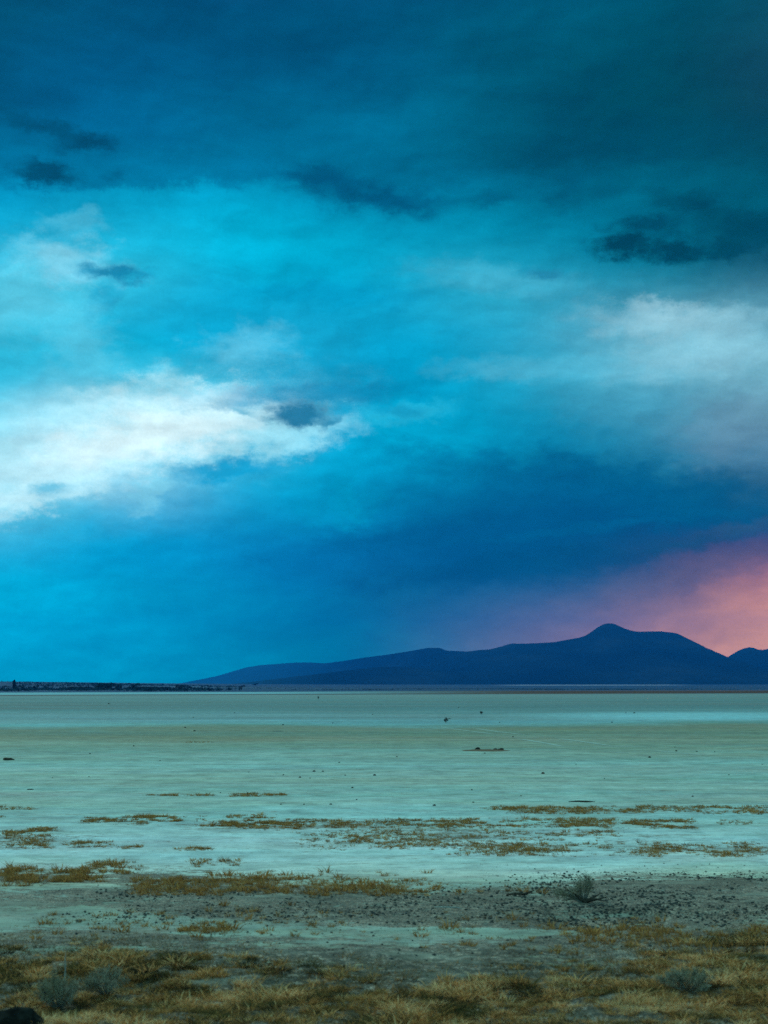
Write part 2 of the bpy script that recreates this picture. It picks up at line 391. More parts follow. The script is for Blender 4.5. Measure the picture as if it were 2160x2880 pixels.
def make_mesh(name, verts, quads=None, tris=None):
    me = bpy.data.meshes.new(name)
    verts = np.asarray(verts, np.float32); me.vertices.add(len(verts)); me.vertices.foreach_set('co', verts.ravel())
    fs = []; 
    nq = 0 if quads is None else len(quads); nt = 0 if tris is None else len(tris)
    idx = np.concatenate(([] if quads is None else [np.asarray(quads, np.int32).ravel()]) + ([] if tris is None else [np.asarray(tris, np.int32).ravel()]))
    tot = np.concatenate((np.full(nq, 4), np.full(nt, 3))).astype(np.int32)
    st = np.concatenate(([0], np.cumsum(tot)[:-1])).astype(np.int32)
    me.loops.add(len(idx)); me.loops.foreach_set('vertex_index', idx)
    me.polygons.add(nq + nt); me.polygons.foreach_set('loop_start', st); me.polygons.foreach_set('loop_total', tot)
    me.update(calc_edges=True); me.validate()
    return me
def link(name, me, mat, parent=None, smooth=False):
    if mat: me.materials.append(mat)
    if smooth: me.polygons.foreach_set('use_smooth', np.ones(len(me.polygons), bool))
    o = bpy.data.objects.new(name, me); COL.objects.link(o)
    if parent: o.parent = parent
    return o
def tag(o, label=None, cat=None, group=None, kind=None):
    if label: o['label'] = label
    if cat: o['category'] = cat
    if group: o['group'] = group
    if kind: o['kind'] = kind
    return o
def grid_quads(nr, nc):
    i = np.arange(nr - 1)[:, None] * nc + np.arange(nc - 1)[None]
    return np.stack([i, i + 1, i + 1 + nc, i + nc], -1).reshape(-1, 4)

# ground sheet: one polar grid, finest in front of the photographer
rr = np.concatenate([np.geomspace(.4, 9, 60)[:-1], np.geomspace(9, 46, 420)[:-1], np.geomspace(46, 400, 140)[:-1], np.geomspace(400, 26500, 340)])
th = np.radians(np.concatenate([np.arange(-180, -24, 4.0), np.arange(-24, 24, .085), np.arange(24, 181, 4.0)]))
th[-1] = PI
Rg, Tg = np.meshgrid(rr, th, indexing='ij')
gx, gy = (Rg * np.sin(Tg)).ravel(), (Rg * np.cos(Tg)).ravel()
gv = np.stack([gx, gy, gz(gx, gy)], -1)
q = grid_quads(len(rr), len(th))[:, ::-1]
gv = np.vstack([gv, [[0, 0, 0]]]); cidx = len(gv) - 1
tri = np.stack([np.full(len(th) - 1, cidx), np.arange(len(th) - 1) + 1, np.arange(len(th) - 1)], -1)[:, ::-1]
gme = make_mesh('ground', gv, q[:, ::-1], tri[:, ::-1])
cols = np.ones((len(gv), 4), np.float32); cols[:, :3] = ground_cols(gv[:, 0], gv[:, 1])
ca = gme.color_attributes.new('clay', 'FLOAT_COLOR', 'POINT'); ca.data.foreach_set('color', cols.ravel())
sa = gme.attributes.new('soil', 'FLOAT', 'POINT'); sa.data.foreach_set('value', soil_mask(gv[:, 0], gv[:, 1]).astype(np.float32))

def mat_new(name):
    m = bpy.data.materials.new(name); m.use_nodes = True; return m, NT(m.node_tree)
def finish(m, n, color, rough=.9, bump=None, bstr=.5, bdist=.02, spec=.2, trans=0):
    p = n.new('ShaderNodeBsdfPrincipled'); n.put(p.inputs['Base Color'], color); spec = 0 if 'far' in m.name or 'stone' in m.name else spec; n.put(p.inputs['Roughness'], rough)
    p.inputs['Specular IOR Level'].default_value = spec
    if bump is not None:
        b = n.new('ShaderNodeBump'); b.inputs['Strength'].default_value = bstr; b.inputs['Distance'].default_value = bdist
        n.put(b.inputs['Height'], bump); n.l.new(b.outputs[0], p.inputs['Normal'])
    o = n.new('ShaderNodeOutputMaterial')
    n.l.new(p.outputs[0], o.inputs[0])
    return m
m_ground, n = mat_new('salt_flat')
pos = n.new('ShaderNodeNewGeometry').outputs['Position']
at_c = n.new('ShaderNodeAttribute', attribute_name='clay').outputs['Color']
at_s = n.new('ShaderNodeAttribute', attribute_name='soil').outputs['Fac']
pst = n.vec('MULTIPLY', pos, (.30, 1.0, 1.0))                       # wash lines and wind streaks run along the shore
na = n.noise(pst, 1.6, 6, .62); nb = n.noise(pos, 7.0, 5, .68); nc_ = n.noise(pos, 34.0, 3, .6); nl = n.noise(pst, .16, 6, .6)
nd = n.noise(pst, 9.0, 4, .65); ne = n.noise(pst, .8, 5, .7, color=True)
clay = n.mix(n.maprange(na, .42, .62, 0, .5, 'LINEAR'), at_c, n.mix(1.0, at_c, (.84, .73, .71, 1), 'MULTIPLY'))
clay = n.mix(n.maprange(nd, .49, .62, 0, .70), clay, n.mix(1.0, at_c, (.58, .60, .62, 1), 'MULTIPLY'))
clay = n.mix(n.maprange(nb, .52, .66, 0, .45), clay, n.mix(1.0, at_c, (.70, .60, .60, 1), 'MULTIPLY'))
clay = n.mix(n.maprange(nl, .46, .66, 0, .34), clay, n.mix(1.0, at_c, (.95, .76, .70, 1), 'MULTIPLY'))
clay = n.mix(n.maprange(nl, .50, .34, 0, .25), clay, n.mix(1.0, at_c, (1.35, 1.3, 1.32, 1), 'MULTIPLY'))
nm = n.noise(pos, .9, 9, .72)
clay = n.mix(1.0, clay, n.ramp(nm, [(.30, (.60, .58, .58)), (.46, (.92, .92, .92)), (.56, (1.10, 1.09, 1.09)), (.72, (1.36, 1.34, 1.34))]), 'MULTIPLY')
clay = n.mix(.22, clay, ne, 'SOFT_LIGHT')
clay = n.mix(n.maprange(nc_, .5, .62, 0, .30), clay, n.mix(1.0, at_c, (.58, .52, .52, 1), 'MULTIPLY'))
# dark soil breaks into the clay along noisy edges
brk = n.math('ADD', at_s, n.math('MULTIPLY', n.math('SUBTRACT', n.math('ADD', n.math('MULTIPLY', na, .5), n.math('MULTIPLY', nd, .5)), .5), 4.2))
brk = n.math('ADD', brk, n.math('MULTIPLY', n.math('SUBTRACT', nb, .5), 1.8))
sm = n.maprange(brk, .25, .70, 0, .97)
nf = n.noise(n.vec('MULTIPLY', pos, (.7, 1, 1)), 60.0, 2, .7)
soilc = n.ramp(nb, [(.28, (.08, .05, .038)), (.46, (.26, .165, .12)), (.56, (.42, .285, .21)), (.72, (.64, .50, .40))])
soilc = n.mix(n.maprange(nc_, .46, .60, 0, .85), soilc, (.025, .03, .028, 1))
soilc = n.mix(n.maprange(nf, .54, .64, 0, .8), soilc, (.28, .32, .28, 1))
soilc = n.mix(n.maprange(nf, .46, .38, 0, .7), soilc, (.02, .022, .02, 1))
fg = n.maprange(n.new('ShaderNodeSeparateXYZ').outputs[1], 16.5, 15.0, 0, .6, 'LINEAR'); n.put(fg.node.inputs[0].links[0].from_node.inputs[0], pos)
soilc = n.mix(n.math('MULTIPLY', fg, n.maprange(nb, .60, .48)), soilc, (.035, .036, .022, 1))   # dead litter between the tussocks
soilc = n.mix(n.maprange(na, .50, .70, 0, .7), soilc, (.32, .30, .24, 1))
soilc = n.mix(n.maprange(nd, .50, .35, 0, .5), soilc, (.055, .05, .045, 1))
soilc = n.mix(1.0, soilc, n.ramp(nm, [(.30, (.42, .40, .38)), (.46, (.85, .82, .80)), (.56, (1.05, 1.02, 1.0)), (.72, (1.5, 1.45, 1.4))]), 'MULTIPLY')
gc = n.mix(sm, clay, soilc)
bh = n.math('ADD', n.math('MULTIPLY', nb, .7), n.math('MULTIPLY', nc_, .35))
finish(m_ground, n, gc, .92, bh, .7, .035, .15)
g_o = link('ground', gme, m_ground, smooth=True); tag(g_o, 'pale cracked salt flat with darker stony soil in the foreground', kind='structure')

# ------------------------------------------------------------------ mountains
m_rock, n = mat_new('mountain_rock')
pos = n.new('ShaderNodeNewGeometry').outputs['Position']
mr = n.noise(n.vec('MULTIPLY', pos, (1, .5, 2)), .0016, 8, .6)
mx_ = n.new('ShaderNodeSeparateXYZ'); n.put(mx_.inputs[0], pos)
finish(m_rock, n, n.mix(n.maprange(mx_.outputs[0], 0.0, -2600.0, 0, .9), n.ramp(mr, [(.3, (.006, .016, .024)), (.55, (.012, .028, .04)), (.75, (.026, .046, .06))]), n.mix(mr, (.018, .12, .17, 1), (.04, .17, .23, 1))), .95, None, spec=0)  # haze fade towards the left end is painted in as paler, bluer rock
m_rock.name = 'mountain_rock'
def ridge(name, prof, y_at, wf, wb, power, label, rough_amp=.10, seed=0.0):
    """a range as a height field: crest follows the profile at its own distance, slopes and ravines fall away on both sides"""
    xs_px = np.array([p[0] for p in prof], float); ys_px = np.array([p[1] for p in prof], float)
    u = np.linspace(xs_px[0], xs_px[-1], 520)
    # smooth the polyline a little
    top = np.interp(u, xs_px, ys_px); k = np.array([1, 2, 3, 2, 1.]); k /= k.sum(); top = np.convolve(np.pad(top, 2, 'edge'), k, 'valid')
    Yc = y_at(u)
    el = np.array([math.tan(math.radians(azel(a, b)[1])) for a, b in zip(u, top)])
    X = np.array([ray(a, 1933)[0] / ray(a, 1933)[1] for a in u]) * Yc
    Z = CAM_H + el * np.hypot(X, Yc)
    ts = np.concatenate([np.linspace(-1, 0, 70), np.linspace(0, 1, 14)[1:]])
    V = []
    for t in ts:
        wd = wf if t < 0 else wb
        yy = Yc + t * wd; xx = X.copy()
        a = 1 - abs(t)
        base = -10.0
        rav = fbm(X / 420 + seed, np.full_like(X, t * wd / 1500) + seed, 5)
        rav2 = 1 - np.abs(fbm(X / 900 + 7 + seed + t * .8, np.full_like(X, t * 1.3) + seed, 4)) * 5
        shape = a ** power
        z = base + (Z - base) * shape * (1 + rough_amp * 4 * (a * (1 - a)) * (rav * 2 + .5 * rav2 - .4))
        z = z + (Z - base) * .012 * fbm(X / 90 + seed, yy / 90, 3) * min(1, 12 * (1 - a) + .35)
        V.append(np.stack([xx, yy, z], -1))
    V = np.concatenate(V)
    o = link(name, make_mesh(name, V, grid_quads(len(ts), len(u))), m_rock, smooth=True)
    return tag(o, label, kind='structure')
s_ = 2160 / 1659
MAIN = [(p[0] * s_, p[1] * s_) for p in [(350,1482),(400,1474),(435,1467),(470,1460),(500,1451),(530,1442),(560,1437),(600,1434),(640,1431),(670,1431),(700,1433),(740,1428),(790,1420),(830,1415),(870,1409),(905,1403),(925,1399.5),(950,1399.5),(965,1405.5),(985,1406),(1010,1407.5),(1035,1404),(1060,1402.5),(1085,1396),(1100,1391.5),(1108,1389.5),(1120,1390.5),(1160,1389.5),(1200,1387),(1230,1381),(1255,1377),(1270,1371),(1282,1363),(1295,1354),(1306,1348),(1315,1346.5),(1325,1346.5),(1334,1349),(1350,1357),(1366,1362),(1380,1364.5),(1400,1364),(1430,1363.5),(1450,1366),(1466,1368),(1480,1375),(1495,1386),(1515,1399),(1535,1411),(1550,1418),(1560,1423),(1600,1442),(1640,1455),(1700,1470)]]
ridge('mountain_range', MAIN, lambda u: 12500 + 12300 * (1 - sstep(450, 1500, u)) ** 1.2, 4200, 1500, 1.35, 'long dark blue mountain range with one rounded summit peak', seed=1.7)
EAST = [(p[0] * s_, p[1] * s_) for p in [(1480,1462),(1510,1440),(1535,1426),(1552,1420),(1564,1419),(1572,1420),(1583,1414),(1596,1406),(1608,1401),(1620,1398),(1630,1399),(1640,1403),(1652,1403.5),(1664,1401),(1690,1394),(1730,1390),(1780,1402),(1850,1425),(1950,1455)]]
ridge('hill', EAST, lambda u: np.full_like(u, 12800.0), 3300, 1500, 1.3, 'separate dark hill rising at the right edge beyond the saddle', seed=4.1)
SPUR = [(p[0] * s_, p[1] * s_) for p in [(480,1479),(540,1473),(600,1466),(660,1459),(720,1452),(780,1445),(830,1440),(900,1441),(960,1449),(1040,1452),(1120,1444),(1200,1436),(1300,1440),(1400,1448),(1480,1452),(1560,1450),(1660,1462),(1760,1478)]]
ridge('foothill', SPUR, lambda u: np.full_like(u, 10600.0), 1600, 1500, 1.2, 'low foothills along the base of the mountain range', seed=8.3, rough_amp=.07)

# ------------------------------------------------------------------ materials for plants and stones
def plain(name, c0, c1, scale=20, rough=.9, var=.0):
    m, n = mat_new(name)
    g = n.new('ShaderNodeNewGeometry'); nz = n.noise(g.outputs['Position'], scale, 4, .6)
    return finish(m, n, n.mix(n.maprange(nz, .3, .7, kind='LINEAR'), c4(c0), c4(c1)), rough)
def blade_mat(name, stops, green=.65):
    m, n = mat_new(name)
    g = n.new('ShaderNodeNewGeometry')
    a = n.new('ShaderNodeAttribute', attribute_name='tone').outputs['Fac']
    c = n.ramp(a, stops)
    nz = n.noise(g.outputs['Position'], 2.2, 3, .6)
    c = n.mix(n.maprange(nz, .42, .66, 0, green), c, n.mix(.5, c, (.17, .15, .05, 1)))
    p = n.new('ShaderNodeBsdfDiffuse'); n.put(p.inputs[0], c)
    t = n.new('ShaderNodeBsdfTranslucent'); n.put(t.inputs[0], c)
    mx = n.new('ShaderNodeMixShader'); mx.inputs[0].default_value = .25
    n.l.new(p.outputs[0], mx.inputs[1]); n.l.new(t.outputs[0], mx.inputs[2])
    o = n.new('ShaderNodeOutputMaterial'); n.l.new(mx.outputs[0], o.inputs[0]); return m
m_grass = blade_mat('dry_grass', [(0, (.05, .04, .022)), (.3, (.20, .11, .04)), (.55, (.62, .25, .075)), (.8, (.92, .40, .14)), (1, (.98, .60, .30))])
m_rust = blade_mat('rust_grass', [(0, (.07, .045, .025)), (.3, (.26, .12, .045)), (.65, (.58, .25, .075)), (1, (.85, .45, .16))], .35)
m_sage = blade_mat('sage', [(0, (.12, .11, .08)), (.5, (.28, .25, .18)), (1, (.50, .45, .33))])
m_bark = plain('weathered_wood', (.03, .022, .016), (.10, .075, .055), 30)
m_twig = plain('grey_twig', (.10, .10, .085), (.24, .25, .21), 30)
m_pale = plain('bleached_wood', (.30, .30, .26), (.45, .45, .40), 30)
m_stone = plain('dark_stone', (.014, .014, .014), (.06, .055, .05), 40)
m_peb = plain('pebble', (.012, .013, .012), (.10, .10, .09), 14)
m_mound = plain('brown_earth', (.10, .06, .035), (.20, .12, .07), 6)
m_leaf = plain('far_foliage', (.02, .055, .085), (.03, .075, .11), .5)
m_track = plain('pressed_clay', (.30, .34, .29), (.42, .50, .44), 1.2)

# ------------------------------------------------------------------ blades
def blades(nb, h, spread, lean, wd, seg=2, rng=RNG, tone=(0.2, 1.0)):
    """one tuft: nb curved tapering blades; returns verts (nb*(2*seg+1),3), quads, tris, tone per vertex"""
    ang = rng.random(nb) * 2 * PI; rad = spread * np.sqrt(rng.random(nb))
    bx, by = rad * np.cos(ang), rad * np.sin(ang)
    dirn = ang + rng.normal(0, .7, nb); ln = lean * (.25 + rng.random(nb)); hh = h * (.35 + .65 * rng.random(nb))
    wa = rng.random(nb) * PI
    tn = tone[0] + (tone[1] - tone[0]) * rng.random(nb)
    V, T = [], []
    nv = 2 * seg + 1
    vs = np.zeros((nb, nv, 3)); tt = np.zeros((nb, nv))
    for k in range(seg + 1):
        f = k / seg
        cx = bx + np.cos(dirn) * ln * hh * f ** 1.6; cy = by + np.sin(dirn) * ln * hh * f ** 1.6; cz = hh * (f - .18 * ln * f * f) - .01
        ww = wd * (1 - f * .75) * .5
        if k < seg:
            vs[:, 2*k] = np.stack([cx - np.cos(wa)*ww, cy - np.sin(wa)*ww, cz], -1)
            vs[:, 2*k+1] = np.stack([cx + np.cos(wa)*ww, cy + np.sin(wa)*ww, cz], -1)
            tt[:, 2*k] = tt[:, 2*k+1] = tn * (.75 + .25 * f)
        else:
            vs[:, 2*k] = np.stack([cx, cy, cz], -1); tt[:, 2*k] = tn
    off = np.arange(nb)[:, None] * nv
    q = np.concatenate([off + np.array([2*k, 2*k+1, 2*k+3, 2*k+2]) for k in range(seg - 1)]) if seg > 1 else np.zeros((0, 4), int)
    t = off + np.array([2*seg-2, 2*seg-1, 2*seg])
    return vs.reshape(-1, 3), q, t, tt.ravel()
class Pile:
    def __init__(s): s.v, s.q, s.t, s.a, s.n = [], [], [], [], 0
    def add(s, v, q, t, a=None):
        s.v.append(v); s.q.append(np.asarray(q).reshape(-1, 4) + s.n); s.t.append(np.asarray(t).reshape(-1, 3) + s.n)
        s.a.append(np.zeros(len(v)) if a is None else a); s.n += len(v)
    def mesh(s, name):
        me = make_mesh(name, np.concatenate(s.v), np.concatenate(s.q), np.concatenate(s.t))
        at_ = me.attributes.new('tone', 'FLOAT', 'POINT'); at_.data.foreach_set('value', np.concatenate(s.a).astype(np.float32))
        return me
def tuft_protos(k, **kw): return [blades(**kw) for _ in range(k)]
def scatter(pile, protos, pts, size, tone_shift=None):
    zs = gz(pts[:, 0], pts[:, 1])
    for i, (x, y) in enumerate(pts):
        v, q, t, a = protos[RNG.integers(len(protos))]
        r = RNG.random() * 2 * PI; s = float(size[i]); c_, s2 = math.cos(r), math.sin(r)
        vv = np.stack([(v[:,0]*c_ - v[:,1]*s2)*s + x, (v[:,0]*s2 + v[:,1]*c_)*s + y, v[:,2]*s*(.7+.6*RNG.random()) + zs[i]], -1)
        pile.add(vv, q, t, np.clip(a + (RNG.normal(0, .12) if tone_shift is None else tone_shift[i]), 0, 1))

def px_points(n, x0, x1, y0, y1, clump=0.0):
    """points on the flat inside a patch, thinned by noise so that they gather in clumps"""
    out = []
    while len(out) < n:
        px = x0 + (x1 - x0) * RNG.random(n * 3); py = y0 + (y1 - y0) * RNG.random(n * 3)
        P_ = np.array([at(a, b) for a, b in zip(px, py)])
        # ragged ends of the patch
        ex = np.minimum((px - x0), (x1 - px)) / max(1, (x1 - x0)) * 6; ey = np.minimum(py - y0, y1 - py) / max(1, y1 - y0) * 3
        keep = RNG.random(len(px)) < np.clip(ex * .8 + .06, 0, 1) * np.clip(ey + .3, 0, 1)
        nz = .40 * fbm(P_[:, 0] * .5, P_[:, 1] * .9, 3) + .8 * fbm(P_[:, 0] * 2.2, P_[:, 1] * 2.2, 4, .7)
        keep &= RNG.random(len(px)) < np.clip(.5 + nz * 6 * clump, 0, 1)
        out += list(P_[keep])
    return np.array(out[:n])

# foreground grass mat ------------------------------------------------
big = tuft_protos(10, nb=64, h=.068, spread=.06, lean=1.9, wd=.008, seg=3, tone=(.15, .95)) + tuft_protos(5, nb=26, h=.08, spread=.055, lean=1.3, wd=.008, seg=3, tone=(.3, 1.0))
low = tuft_protos(8, nb=22, h=.05, spread=.09, lean=1.8, wd=.006, seg=2, tone=(.1, .55))
fore = Pile()
N = 10500
X_ = RNG.uniform(-6.5, 6.5, N * 3); Y_ = RNG.uniform(9.5, 18.5, N * 3)
PX, PY = px_of(X_, Y_)
edge = np.interp(PX, [-400, 0, 350, 620, 760, 1050, 1200, 1450, 1700, 2160, 2600], [2640, 2645, 2648, 2672, 2700, 2735, 2745, 2720, 2672, 2612, 2600]) + 40 * fbm(X_ * 1.5, Y_ * 1.5, 3)
dens = sstep(0, 60, PY - edge) * np.clip(.85 + 2.2 * fbm(X_ * 1.2, Y_ * 1.2, 3) + 4.2 * fbm(X_ * 3.4, Y_ * 3.4, 2), .04, 1)
for c in [(800, 2765, 130, 22), (1480, 2750, 160, 18), (60, 2690, 120, 14), (1650, 2680, 120, 12), (480, 2690, 90, 12), (1980, 2800, 120, 14)]: dens = dens * (1 - .8 * ell(PX, PY, *c, .6))
kp = RNG.random(len(X_)) < dens
pts = np.stack([X_, Y_], -1)[kp][:N]
sz = np.clip(RNG.normal(.95, .35, len(pts)), .35, 1.8) * (1 + 1.0 * fbm(pts[:, 0] * .8 + 5, pts[:, 1] * .8, 2))
shift = 1.3 * fbm(pts[:, 0] * 1.4, pts[:, 1] * 1.4 + 30, 3) + 1.0 * fbm(pts[:, 0] * 4 + 3, pts[:, 1] * 4, 2) + RNG.normal(0, .30, len(pts)) - .04
scatter(fore, big, pts, sz, shift)
k2 = RNG.random(len(X_)) < .40 * sstep(-60, 60, PY - edge)
pl = np.stack([X_, Y_], -1)[k2]
scatter(fore, low, pl, np.clip(RNG.normal(1, .3, len(pl)), .5, 1.6))
tag(link('dry_grass', fore.mesh('dry_grass'), m_grass), 'thick mat of straw-coloured dry grass across the foreground', kind='stuff')

# scattered bands of tufts on the flat --------------------------------
BANDS_G = [ # n, x0, x1, y0, y1, clump, band key
 (30,450,505,2233,2239,.3,'a'),(26,520,600,2234,2239,.3,'a'),(60,640,738,2231,2242,.3,'a'),(45,745,808,2232,2239,.3,'a'),(10,410,450,2235,2238,0,'a'),(16,545,600,2086,2089,0,'a'),(8,500,545,2087,2089,0,'a'),
 (26,0,100,2270,2278,.4,'b'),(8,-10,14,2293,2300,.2,'b'),
 (60,1360,1480,2268,2280,.6,'c'),(260,1430,1700,2268,2290,.5,'c'),(260,1680,2180,2266,2288,.8,'c'),(60,1950,2180,2276,2292,.4,'c'),
 (110,230,420,2300,2320,.9,'d'),(170,350,540,2294,2312,.8,'d'),(260,540,800,2292,2325,1,'d'),(330,640,1090,2304,2336,.8,'d'),
 (130,0,160,2325,2352,1,'b'),(90,0,160,2350,2388,1,'b'),(50,180,325,2366,2384,.7,'b'),(16,345,410,2378,2388,.3,'b'),(26,495,602,2384,2393,.5,'b'),
 (330,1060,1560,2302,2330,.9,'e'),(240,1540,1740,2300,2342,.7,'e'),(190,1740,1960,2305,2332,.9,'e'),(20,2000,2130,2308,2322,.6,'e'),
 (380,830,1280,2336,2392,.8,'f'),(460,1250,1760,2335,2410,.8,'f'),
 (260,1760,2180,2368,2412,.9,'f'),
 (130,0,120,2436,2492,.9,'g'),(150,135,300,2430,2482,.9,'g'),(60,230,400,2424,2460,.5,'g'),(170,360,600,2470,2520,.6,'g'),
 (190,560,860,2440,2520,.9,'g'),(200,800,1230,2450,2525,.9,'g'),(20,1150,1600,2480,2520,.3,'g'),(22,530,680,2416,2440,.4,'g'),
 (60,0,1100,2540,2650,.6,'h'),(70,1100,2160,2560,2680,.7,'h'),(24,500,680,2610,2630,.4,'h'),(60,1560,2260,2600,2665,1,'h')]
mid = tuft_protos(12, nb=24, h=.085, spread=.038, lean=1.2, wd=.009, seg=2, tone=(.25, 1.0))
tiny = tuft_protos(8, nb=12, h=.04, spread=.06, lean=1.6, wd=.008, seg=2, tone=(.1, .6))
LBL = {'a': 'in the thin lone strip on the empty flat', 'b': 'in the strips at the left edge of the flat', 'c': 'in the farthest strip on the right of the flat',
       'd': 'in the far strip left of centre on the flat', 'e': 'in the second strip on the right of the flat', 'f': 'in the wide loose band right of centre',
       'g': 'where pale flat meets dark soil', 'h': 'on bare soil behind the foreground grass'}
midp = Pile(); cand = []
for n_, x0, x1, y0, y1, cl, key in BANDS_G:
    n_ = int(n_ * (1.7 if key in 'abcdef' else 1.5 if key == 'g' else 2.2))
    p_ = px_points(n_, x0, x1, y0, y1, cl)
    s0 = np.clip(np.exp(RNG.normal(-.42, .42, n_)), .25, 1.9) * (1.15 if key in 'gh' else (.8 if key == 'f' else .85))
    cand += [(s0[i] / p_[i][1], p_[i][0], p_[i][1], s0[i], key) for i in range(n_)]
    m2 = int(n_ * .9); t_ = px_points(m2, x0 - 12, x1 + 12, y0, y1, cl * 1.2)
    scatter(midp, tiny, t_, np.clip(RNG.normal(1, .3, m2), .5, 1.5))
cand.sort(key=lambda c: -c[0])
rest = cand[300:]
scatter(midp, mid, np.array([(c[1], c[2]) for c in rest]), np.array([c[3] for c in rest]))
tag(link('grass_patches', midp.mesh('grass_patches'), m_rust), 'loose strips of low rusty dry grass scattered over the pale flat', kind='stuff')
tm = []
for v, q, t, a in mid:
    p_ = Pile(); p_.add(v, q, t, a); me = p_.mesh('grass_tuft'); me.materials.append(m_rust); tm.append(me)
for i, c in enumerate(cand[:300]):
    o = bpy.data.objects.new('grass_tuft', tm[i % len(tm)]); COL.objects.link(o)
    o.location = (c[1], c[2], gz1(c[1], c[2])); o.rotation_euler = (0, 0, random.random() * 6.28); s = c[3]
    o.scale = (s, s, s * random.uniform(.8, 1.3))
    tag(o, 'small rusty dry grass tuft ' + LBL[c[4]], 'grass tuft', 'grass tufts ' + LBL[c[4]])

# ------------------------------------------------------------------ stones
def stone_geo(rng, flat=.6, sub=2):
    import bmesh
    bm = bmesh.new(); bmesh.ops.create_icosphere(bm, subdivisions=sub, radius=1)
    sd = rng.random() * 50
    from mathutils import noise as mn
    for v in bm.verts:
        p = v.co.copy(); d = 1 + .38 * mn.noise(p * 1.1 + Vector((sd, 0, 0))) + .14 * mn.noise(p * 3 + Vector((0, sd, 0)))
        v.co = Vector((p.x * d, p.y * d * .8, p.z * d * flat))
    me = bpy.data.meshes.new('stone'); bm.to_mesh(me); bm.free(); return me
st_me = []
for k in range(7):
    me = stone_geo(random, .55 + .25 * random.random()); me.materials.append(m_stone); me.name = 'stone'; st_me.append(me)
def put_stone(px, py, wpx, label, name='stone', cat='stone', group='small dark stones lying on the flat', hh=1.0, long=1.0, mi=None, mat=None):
    x, y = at(px, py); r = wpx / F * math.hypot(x, y) * .5
    me = st_me[mi if mi is not None else random.randrange(7)]
    if mat or group is None: me = me.copy(); 
    if mat: me.materials.clear(); me.materials.append(mat)
    o = bpy.data.objects.new(name, me); COL.objects.link(o)
    o.location = (x, y, gz1(x, y) + r * hh * .25); o.scale = (r, r * .9 / long, r * hh); o.rotation_euler = (0, 0, random.uniform(-.4, .4))
    return tag(o, label, cat, group)
for px, py, wd in [(521,2047,6),(796,2039,5),(544,2018,4),(306,1980,5),(547,2056,6),(376,2099,5),(253,2120,5),(954,2145,5),(797,2180,5),(844,2187,7),
                   (872,2189,4),(971,2181,5),(991,2216,7),(1048,2010,4),(936,2034,4),(1760,2006,4),(1784,2006,6),(1721,2032,5),(1405,2032,4),(1443,2073,5),(1116,2129,5),
                   (1363,2119,5),(1827,2131,8),(1902,2113,7),(1898,2102,4),(1960,2114,5),(2144,2150,4),(1465,2239,5),(1948,2240,6),(1327,2222,5),(1003,2250,5),(930,2263,7),
                   (1222,2266,9),(1331,2257,6),(700,2172,4),(148,2188,4),(620,2230,4),(1620,2150,4),(1700,2190,4),(2050,2180,5),(450,2140,4),(250,2185,4),(855,2263,5),(790,2263,5),
                   (2010,2115,4),(1290,1990,4),(660,2005,4)]:
    put_stone(px, py, wd, 'small dark stone lying alone on the empty pale flat')
put_stone(883, 2170, 8, 'left dark stone of the close pair on the open flat', group=None)
put_stone(908, 2170, 6, 'right dark stone of the close pair on the open flat', group=None)
put_stone(1053, 2181, 9, 'rounded dark stone to the right of the close stone pair', group=None)
put_stone(1527, 2176, 9, 'dark reddish stone alone right of centre on the flat', group=None, mat=plain('red_stone', (.05, .02, .015), (.12, .05, .035), 30))
put_stone(85, 2221, 16, 'flat dark stone slab above the left grass strips', group=None, hh=.35)
put_stone(781, 2057, 30, 'wide flat grey stone patch on the olive band of the flat', group=None, hh=.10, mat=plain('grey_stone', (.10, .12, .12), (.2, .24, .23), 2))
put_stone(1264, 2022, 8, 'flat dark stone just behind the small lone bush', group=None, hh=.4)
# mound with dark rocks
def disc_mound(name, cx, cy, wpx, dpx, hgt, mat, label, cat):
    x, y = at(cx, cy); a = wpx / F * y * .5; b = abs(at(cx, cy - dpx)[1] - at(cx, cy + dpx)[1]) * .5
    nr, nt_ = 14, 48; V = [(x, y, hgt)]
    for i in range(1, nr + 1):
        for j in range(nt_):
            t = 2 * PI * j / nt_; r = i / nr; e = 1 + .5 * float(fbm(np.array([math.cos(t) * 2 + 3 + cx]), np.array([math.sin(t) * 2]), 3)[0])
            X1, Y1 = x + a * r * e * math.cos(t), y + b * r * e * math.sin(t)
            V.append((X1, Y1, gz1(X1, Y1) + hgt * (1 - r * r) * (1 + .8 * float(fbm(np.array([X1 * 3]), np.array([Y1 * 3]), 2)[0])) - (.03 if i == nr else 0) + .004))
    q = []; t3 = [(0, 1 + j, 1 + (j + 1) % nt_) for j in range(nt_)]
    for i in range(nr - 1):
        for j in range(nt_):
            q.append((1 + i * nt_ + j, 1 + (i + 1) * nt_ + j, 1 + (i + 1) * nt_ + (j + 1) % nt_, 1 + i * nt_ + (j + 1) % nt_))
    return tag(link(name, make_mesh(name, np.array(V), np.array(q), np.array(t3)), mat, smooth=True), label, cat)
disc_mound('earth_mound', 1368, 2111, 150, 2.2, .05, m_mound, 'low reddish brown earth mound under dark rocks on the flat', 'earth mound')
put_stone(1343, 2110, 15, 'tall dome-shaped dark rock on the brown earth mound', name='rock', cat='rock', group=None, hh=1.3, mi=0)
put_stone(1394, 2110, 14, 'left dark rock of the joined pair on the earth mound', name='rock', cat='rock', group=None, hh=.9, mi=1)
put_stone(1409, 2110, 16, 'right dark rock of the joined pair on the earth mound', name='rock', cat='rock', group=None, hh=.8, mi=2)
put_stone(1373, 2111, 7, 'little dark rock between the larger rocks of the mound', name='rock', cat='rock', group=None, mi=3)
